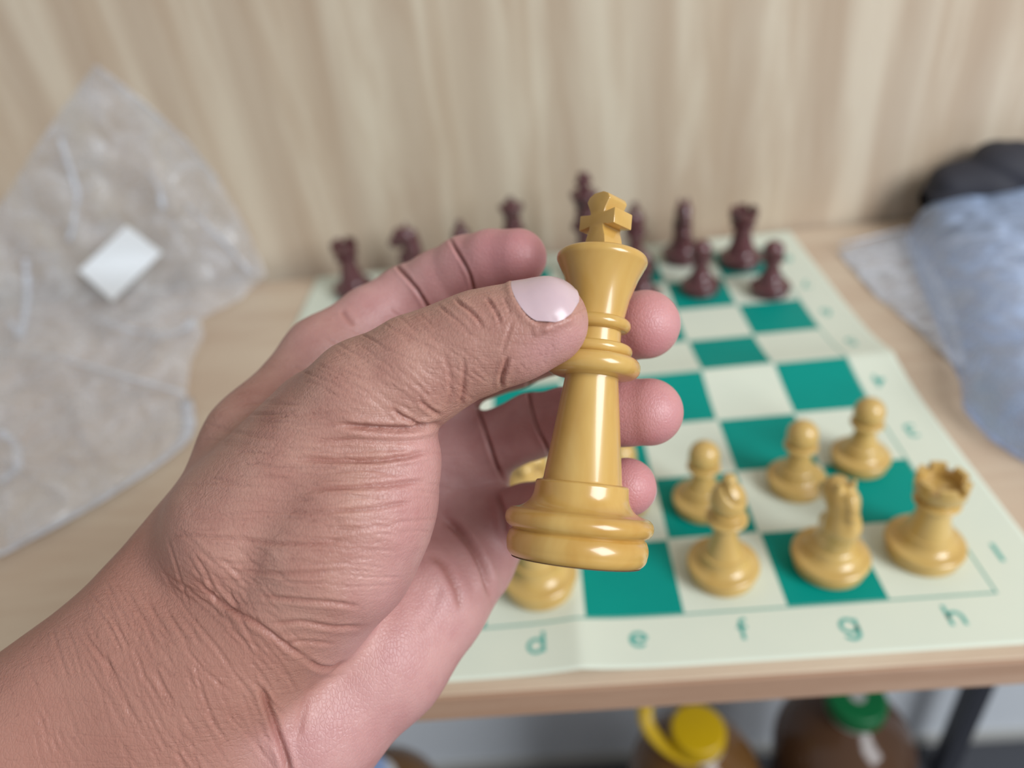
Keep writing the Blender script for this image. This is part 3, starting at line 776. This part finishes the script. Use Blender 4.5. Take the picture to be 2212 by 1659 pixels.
def skin():
    q = NT('skin')
    a = lambda nme: q.n('ShaderNodeAttribute', attribute_name=nme).outputs['Fac']
    o = q.coord('Object')
    blot = q.noise(o, 70, 4, .6); fine = q.noise(o, 420, 3, .6)
    tan = q.mix(q.ramp(blot, [(.35, 0.0), (.7, 1.0)]), srgb(184, 140, 125), srgb(168, 120, 107))
    pink = q.mix(q.ramp(blot, [(.35, 0.0), (.7, 1.0)]), srgb(198, 151, 146), srgb(184, 132, 129))
    tan = q.mix(q.math('MULTIPLY', a('wrist'), .7), tan, srgb(166, 116, 100))
    rosy = srgb(196, 126, 132)
    c = q.mix(a('palm_side'), tan, pink)
    c = q.mix(q.math('MULTIPLY', q.math('MULTIPLY', a('fingertip'), a('palm_side')), .6), c, rosy)
    c = q.mix(q.math('MULTIPLY', a('crease'), .55), c, srgb(150, 92, 80))  # skin-line pigment plus occlusion shade painted into the crease colour
    # sparse dark pores / hair roots on the back of the hand
    vo = q.n('ShaderNodeTexVoronoi', i_Scale=330.0); q.l(o, vo.inputs['Vector'])
    dots = q.math('MULTIPLY', q.math('LESS_THAN', vo.outputs['Distance'], .13), q.math('SUBTRACT', 1.0, a('palm_side')))
    c = q.mix(q.math('MULTIPLY', dots, .22), c, srgb(120, 80, 72))
    q.l(c, q.b.inputs['Base Color'])
    q.p(Roughness=.44, Subsurface_Weight=.2, Subsurface_Radius=(1.0, .42, .25), Subsurface_Scale=.0028, Specular_IOR_Level=.5)
    v2 = q.n('ShaderNodeTexVoronoi', feature='DISTANCE_TO_EDGE', i_Scale=1150.0, i_Randomness=1.0)
    q.l(q.coord('Object', (1, .55, 1), (0, 0, .5)), v2.inputs['Vector'])
    b1 = q.bump(q.ramp(v2.outputs['Distance'], [(0.0, 0.0), (.16, 1.0)]), .28, .00022)
    wr = q.noise(q.coord('Object', (.28, 1.4, 1), (0, 0, .12)), 900, 3, .6)
    b2 = q.bump(wr, .22, .00035, b1)
    def lines(rot, sc):
        v = q.coord('Object', (.16, 1.0, 1.0), (0, 0, rot)); nz = q.noise(v, sc, 3, .6, .5)
        return q.ramp(q.math('ABSOLUTE', q.math('SUBTRACT', nz, .5)), [(0.0, 0.0), (.07, 1.0)])
    ln = q.mix(a('wrist'), lines(-.04, 300), lines(-1.02, 260))
    ln = q.mix(a('palm_side'), ln, (1, 1, 1, 1))
    b3 = q.bump(ln, .35, .00022, b2)
    q.l(q.bump(fine, .12, .0004, b3), q.b.inputs['Normal'])
    return q.m
M_skin = skin()
def nailmat():
    q = NT('nail'); n = q.noise(q.coord('Object', (1, 1, 1)), 260, 3)
    q.l(q.mix(n, srgb(208, 180, 182), srgb(198, 172, 178)), q.b.inputs['Base Color'])
    q.p(Roughness=.26, Subsurface_Weight=.2, Subsurface_Radius=(1, .6, .5), Subsurface_Scale=.002, Coat_Weight=.15, Coat_Roughness=.2); return q.m
M_nail = nailmat()
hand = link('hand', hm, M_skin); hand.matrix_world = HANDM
tag(hand, 'left hand and forearm reaching in from lower left, gripping the yellow king', 'hand')
tnail = link('thumbnail', thumb_nail, M_nail, hand); tag(tnail, 'smooth pale thumbnail')
for k, nv in (('index', (0.15, -.35, 1)), ('middle', (.05, -.25, 1)), ('ring', (0, .0, 1)), ('little', (.1, .25, 1))):
    f = FING[k]; a = f[-2][0]; b = f[-1][1]; L = np.linalg.norm(b - a)
    m, *_ = nail_mesh(a, b, np.array(nv, float), L - 7.0, L + 5.2, .82, lift=.25, ns=12, nf=14)
    link('fingernail', m, M_nail, hand)
# ------------------------------------------------------------------ plastic bags
def poly_dist(P, poly):
    P = np.asarray(P, float); d = np.full(len(P), 1e9); ins = np.zeros(len(P), bool); n = len(poly)
    for i in range(n):
        a = np.array(poly[i], float); b = np.array(poly[(i + 1) % n], float); ab = b - a
        t = np.clip(((P - a) @ ab) / (ab @ ab), 0, 1); d = np.minimum(d, np.linalg.norm(P - a - t[:, None] * ab, axis=1))
        c = (a[1] > P[:, 1]) != (b[1] > P[:, 1])
        with np.errstate(divide='ignore', invalid='ignore'):
            xx = (b[0] - a[0]) * (P[:, 1] - a[1]) / (b[1] - a[1] + 1e-12) + a[0]
        ins ^= c & (P[:, 0] < xx)
    return np.where(ins, d, -d)
def crumple(P, seed, freqs, amps):
    g = np.random.default_rng(seed); h = np.zeros(len(P))
    wx = 22 * np.sin(P[:, 1] * .021 + 1.3) + 14 * np.sin(P[:, 0] * .034); wy = 22 * np.sin(P[:, 0] * .019 + .4) + 14 * np.sin(P[:, 1] * .037)
    for f, a in zip(freqs, amps):
        for _ in range(3):
            t = g.uniform(0, math.pi); k = np.array([math.cos(t), math.sin(t)]) * f
            h += a * (1 - 2 * np.abs(np.sin((P[:, 0] + wx) * k[0] + (P[:, 1] + wy) * k[1] + g.uniform(0, 6))))
    return h / 3
def film_patch(poly, step, place):
    """closed two-sided sheet over the outline; place(points, inner distance, side) -> 3-D mm"""
    poly = np.array(poly, float); lo = poly.min(0) - step; hi = poly.max(0) + step
    xs = np.arange(lo[0], hi[0], step); ys = np.arange(lo[1], hi[1], step)
    G = np.stack(np.meshgrid(xs, ys, indexing='ij'), -1).reshape(-1, 2); d = poly_dist(G, poly)
    nx, ny = len(xs), len(ys)
    # pull the ring of points just outside back onto the outline
    out = (d < 0) & (d > -step * 1.5)
    for _ in range(2):
        e = .5; gx_ = (poly_dist(G[out] + [e, 0], poly) - poly_dist(G[out] - [e, 0], poly)) / (2 * e); gy_ = (poly_dist(G[out] + [0, e], poly) - poly_dist(G[out] - [0, e], poly)) / (2 * e)
        dd = poly_dist(G[out], poly); G[out] -= np.stack([gx_, gy_], 1) * dd[:, None] * .98
    keep = (d > -step * 1.5); dn = np.where(out, 0, np.maximum(d, 0))
    idx = np.full(nx * ny, -1); idx[keep] = np.arange(keep.sum())
    top = place(G[keep], dn[keep], 1); bot = place(G[keep], dn[keep], 0); N = len(top); fs = []
    ij = lambda i, j: i * ny + j
    for i in range(nx - 1):
        for j in range(ny - 1):
            q = [ij(i, j), ij(i + 1, j), ij(i + 1, j + 1), ij(i, j + 1)]
            if min(idx[k] for k in q) < 0 or max(d[k] for k in q) <= 0: continue
            a, b, c, e = [int(idx[k]) for k in q]; fs.append((a, b, c, e)); fs.append((a + N, e + N, c + N, b + N))
    return mesh_np('film', np.concatenate([top, bot]) * .001, fs)
WN = np.array([math.sin(-WA), math.cos(WA), 0.0]); W0 = np.array([200.0, 446.5, 0])      # front face of the wood panel
def corner_place(P, off):
    """points in the photograph's directions laid on table and panel, rounding the corner, off mm proud of them"""
    D = np.stack([(P[:, 0] - 1106) / F, (P[:, 1] - 829.5) / F, np.ones(len(P))], 1) @ R
    tz = np.where(D[:, 2] < -1e-4, (off - C[2]) / np.minimum(D[:, 2], -1e-4), 1e5)
    tw = (((W0 - C) @ WN) - off) / np.maximum(D @ WN, 1e-4)
    k = 45.0; h = np.clip(.5 + .5 * (tw - tz) / k, 0, 1); t = tw * (1 - h) + tz * h - k * h * (1 - h)
    t = np.minimum(t, np.minimum(tz, tw))
    return C + D * t[:, None]
def film_mat(name, cover, col, rough, bmp=.35):
    q = NT(name); tr = q.n('ShaderNodeBsdfTransparent'); mx = q.n('ShaderNodeMixShader')
    fr = q.n('ShaderNodeLayerWeight', i_Blend=.5)
    n = q.noise(q.coord('Object'), 34, 5, .65, 1.2)
    cov = q.math('ADD', q.math('MULTIPLY', q.ramp(n, [(.42, 0.0), (.68, 1.0)]), cover * .9), cover * .55)
    fac = q.math('ADD', cov, q.math('MULTIPLY', q.math('POWER', fr.outputs['Facing'], 3.0), .55), clamp=True)
    q.p(Base_Color=col, Roughness=rough, Specular_IOR_Level=.9)
    q.l(q.bump(q.noise(q.coord('Object'), 40, 3, .6, .8), bmp, .004), q.b.inputs['Normal'])
    q.l(fac, mx.inputs[0]); q.l(tr.outputs[0], mx.inputs[1]); q.l(q.b.outputs[0], mx.inputs[2]); q.l(mx.outputs[0], q.out.inputs[0])
    return q.m
M_film = film_mat('clear_plastic_film', .24, srgb(244, 246, 250), .13, .8)
M_seam = film_mat('heat_sealed_seam', .52, srgb(228, 234, 244), .25)
M_blue = film_mat('cloudy_blue_plastic', .58, srgb(184, 206, 240), .3)
M_paper = simple('white_paper', srgb(244, 248, 250), .6)
M_cloth = simple('black_fabric', srgb(44, 44, 52), .75)
bagA = [(208, 138), (300, 210), (400, 300), (470, 385), (520, 470), (575, 592), (520, 645), (432, 690), (440, 725), (412, 780), (402, 860), (408, 945), (330, 1010), (200, 1090), (90, 1150), (-10, 1200),
        (-160, 1230), (-220, 900), (-200, 560), (-60, 480), (10, 430), (70, 330), (120, 255)]
def placeA(P, d, side):
    e = np.clip(d / 95.0, 0, 1) ** .7
    puff = (3 + 20 * e + crumple(P, 3, (.016, .034, .07), (14, 8, 4)) * e) if side else (1.2 + 3 * e + 1.5 * e * np.sin(P[:, 0] * .05) * np.sin(P[:, 1] * .043))
    return corner_place(P, np.maximum(puff, 1.0 if not side else 2.2 + 1.0 * e))
bag = link('plastic_bag', film_patch(bagA, 9, placeA), M_film); bag.location = (0, 0, H)
tag(bag, 'empty crumpled clear plastic bag with white sticker leaning on wood panel', 'plastic bag')
def strip3(pts, off, w, name, par, mat):
    p = poly_smooth(pts, 40); P3 = [Vector(x) * .001 for x in corner_place(p, off)]
    return link(name, tube(P3, w * .001, 8, .25, (0, 0.5, 1)), mat, par)
strip3([(402, 862), (414, 925), (395, 960), (320, 1015), (200, 1090), (90, 1150), (-10, 1202), (-160, 1250)], 4.5, 4.5, 'seam', bag, M_seam)
strip3([(208, 145), (300, 215), (400, 305), (470, 390)], 5.0, 2.6, 'seam', bag, M_seam)
strip3([(0, 760), (120, 770), (230, 800), (330, 830), (400, 850)], 20.0, 2.8, 'fold', bag, M_seam)
strip3([(20, 690), (45, 730), (60, 640), (55, 560)], 24.0, 2.6, 'fold', bag, M_seam)
strip3([(320, 370), (345, 410), (352, 450)], 22.0, 2.4, 'fold', bag, M_seam)
strip3([(330, 735), (400, 712), (415, 690)], 12.0, 3.6, 'fold', bag, M_seam)
strip3([(215, 690), (290, 715), (370, 722), (420, 700)], 17.0, 4.0, 'fold', bag, M_seam)
strip3([(130, 300), (170, 420), (150, 520)], 20.0, 2.0, 'fold', bag, M_seam)
strip3([(400, 440), (470, 510), (545, 590)], 12.0, 4.0, 'fold', bag, M_seam)
strip3([(0, 930), (35, 960), (40, 1010), (0, 1040)], 16.0, 3.0, 'fold', bag, M_seam)
stp = [(170, 585), (274, 487), (350, 546), (243, 650)]
def place_s(P, d, side): return corner_place(P, np.full(len(P), 30.0 if side else 29.5))
link('sticker', film_patch(stp, 6, place_s), M_paper, bag)

# the cloudy bag on the right, with a clear flap and a black pouch in it
def W2(u, v, z=0): p = onz(u, v, z); return (p[0], p[1])
bodyB = [(548, 418), W2(1958, 520), W2(1985, 620), W2(2036, 742), W2(2076, 830), W2(2080, 885), W2(2135, 950), W2(2215, 1002), W2(2300, 1040), (640, 150), (880, 220), (880, 408)]
def placeB(P, d, side):
    e = np.clip(d / 42.0, 0, 1); e = np.sqrt(np.clip(1 - (1 - e) ** 2, 0, 1))
    z = (5 + 40 * e + crumple(P * 2, 5, (.02, .05, .1), (4, 2, .8)) * e) if side else 0.6 + 0 * e
    return np.stack([P[:, 0], P[:, 1], z], 1)
bagb = link('cloudy_plastic_bag', film_patch(bodyB, 6, placeB), M_blue); bagb.location = (0, 0, H)
tag(bagb, 'cloudy grey blue plastic bag bulging with a black pouch, at the right edge', 'plastic bag')
flap = [W2(1808, 546), W2(1870, 528), W2(1958, 500), W2(2050, 640), W2(2090, 820), W2(2036, 770), W2(1965, 700), W2(1890, 640)]
def placeF(P, d, side):
    z = 2.0 + 4.5 * np.clip(d / 20, 0, 1) + .8 * np.sin(P[:, 0] * .13 + P[:, 1] * .2)
    return np.stack([P[:, 0], P[:, 1], z if side else np.maximum(z - 1.4, .6)], 1)
link('flap', film_patch(flap, 4, placeF), M_seam, bagb)
zp = [np.array([*W2(u, v), 9.0]) for u, v in ((1812, 548), (1880, 532), (1955, 512))]
link('zip_strip', tube([Vector(p * .001) for p in zp], .0022, 8, .5), M_seam, bagb)
def ony(u, v, y):
    d = ray(u, v); return C + d * (y - C[1]) / d[1]
pk = [(ony(2052, 412, 398), ony(2160, 378, 400), 22, 26), (ony(2160, 378, 400), ony(2330, 378, 402), 26, 27), (ony(2060, 435, 398), ony(2330, 440, 400), 22, 26),
      (np.array([640., 372, 23]), np.array([760., 320, 23]), 17, 18), (np.array([655., 320, 22]), np.array([760., 290, 22]), 15, 16), (np.array([600., 400, 24]), np.array([780., 400, 26]), 22, 24)]
def pouch_fn(P):
    d = None
    for a, b, r0, r1 in pk:
        q = seg_d(P, a, b, r0, r1); d = q if d is None else smin(d, q, 14)
    fold = 2.6 * (1 - 2 * np.abs(np.sin(P[:, 0] * .05 + P[:, 2] * .11 + 1.2 * np.sin(P[:, 0] * .03)))) + 1.2 * np.sin(P[:, 0] * .16 + P[:, 1] * .1)
    return d + fold * .6
plo = np.array([535., 255, -20]); pf = grid_eval(pouch_fn, plo, (860, 440, 130), 2.6)
PV, PQ = surface_nets(pf, plo, 2.6); PV[:, 2] = np.maximum(PV[:, 2], 1.0); PV[:, 1] = np.minimum(PV[:, 1], 428 - (PV[:, 0] - 540) * .03)
pouch = link('black_pouch', mesh_np('black_pouch', PV * .001, PQ), M_cloth); pouch.location = (0, 0, H)
tag(pouch, 'black folded fabric pouch poking out of the cloudy plastic bag', 'pouch')
# ------------------------------------------------------------------ bottles under the table
def jug_mat(name, col):
    q = NT(name); n = q.noise(q.coord('Object'), 9, 3)
    q.l(q.mix(n, col, tuple(x * .8 for x in col[:3]) + (1,)), q.b.inputs['Base Color']); q.p(Roughness=.12, Transmission_Weight=.35, IOR=1.4); return q.m
M_amber = jug_mat('amber_oil', srgb(138, 98, 56)); M_amber2 = jug_mat('brown_oil', srgb(112, 80, 58))
M_yel = simple('yellow_plastic', srgb(206, 168, 4), .4); M_grn = simple('green_plastic', srgb(4, 108, 58), .4); M_pale = simple('pale_blue_plastic', srgb(150, 172, 214), .35)
M_neck = simple('clear_neck', srgb(212, 210, 206), .2)
def jug(u, v, zc, mat, capmat, name, label, capname, R0=78, capr=31, spot=False):
    p = onz(u, v, zc); base_h = H * 1000 + zc - 22           # shoulder line in mm above floor
    o = empty(name, (p[0] * .001, p[1] * .001, 0)); tag(o, label, 'bottle', 'oil bottles under the table')
    prof = [(R0 * .86, 0), ('arc', R0, 12, .3), (R0, base_h * .25), ('arc', R0 * .985, base_h * .30, -.3), (R0, base_h * .35), (R0, base_h * .55), ('arc', R0 * .97, base_h * .62, -.2),
            (R0 * .98, base_h - 105), ('arc', 34, base_h - 14, .34), (24, base_h - 6), (24, base_h)]
    link('body', make_mesh('jug_body', prof, 48), mat, o)
    link('neck', make_mesh('jug_neck', [(25, base_h - 8), (29, base_h - 7), ('arc', 29, base_h - 3, .5), (25, base_h - 2), (25, base_h + 2)], 32), M_neck, o)
    def rib(r, z, a): return 0
    cv, cf = lathe(smooth_prof([(capr * .98, base_h), (capr, base_h + 2), (capr, base_h + 18), ('arc', capr - 4, base_h + 22.5, .4), (0.05, base_h + 23)]), 72)
    cv = [(x * (1 - (.022 if (i % 72) % 2 and r_ > .028 else 0)), y * (1 - (.022 if (i % 72) % 2 and r_ > .028 else 0)), z) for i, (x, y, z) in enumerate(cv) for r_ in (math.hypot(x, y),)]
    link(capname, sharp(mesh_py('cap', cv, cf), 30), capmat, o)
    if spot: link('cap_disc', make_mesh('cap_disc', [(9, base_h + 22.6), (9, base_h + 23.6), (0.05, base_h + 23.7)], 24), M_white, o)
    return o, base_h
jy, bh = jug(1508, 1572, -500, M_amber, M_yel, 'oil_bottle', 'amber oil bottle with yellow cap and carrying strap under the table', 'cap')
hp = []
for u, v, dz in ((1530, 1628, -4), (1490, 1640, -6), (1440, 1614, -2), (1402, 1572, 8), (1394, 1532, 18), (1402, 1500, 22), (1440, 1492, 12), (1480, 1520, 2)):
    w = onz(u, v, -520 + dz); hp.append(Vector((w[0] * .001, w[1] * .001, H - .520 + dz * .001)) - Vector(jy.location))
def spl(P, n=6):
    out = []
    for i in range(len(P) - 1):
        p0, p1, p2, p3 = P[max(i - 1, 0)], P[i], P[i + 1], P[min(i + 2, len(P) - 1)]
        for k in range(n):
            t = k / n; out.append(.5 * ((2 * p1) + (p2 - p0) * t + (2 * p0 - 5 * p1 + 4 * p2 - p3) * t * t + (3 * p1 - p0 - 3 * p2 + p3) * t ** 3))
    return out + [P[-1]]
link('carrying_strap', tube(spl(hp), .0085, 10, .45), M_yel, jy)
jug(1852, 1504, -500, M_amber2, M_grn, 'oil_bottle', 'brown oil bottle with green cap under the table, near the black leg', 'cap', 82, 33, True)
jug(792, 1664, -500, M_amber, M_pale, 'oil_bottle', 'amber bottle with pale blue cap low under the hand', 'cap', 78, 22)
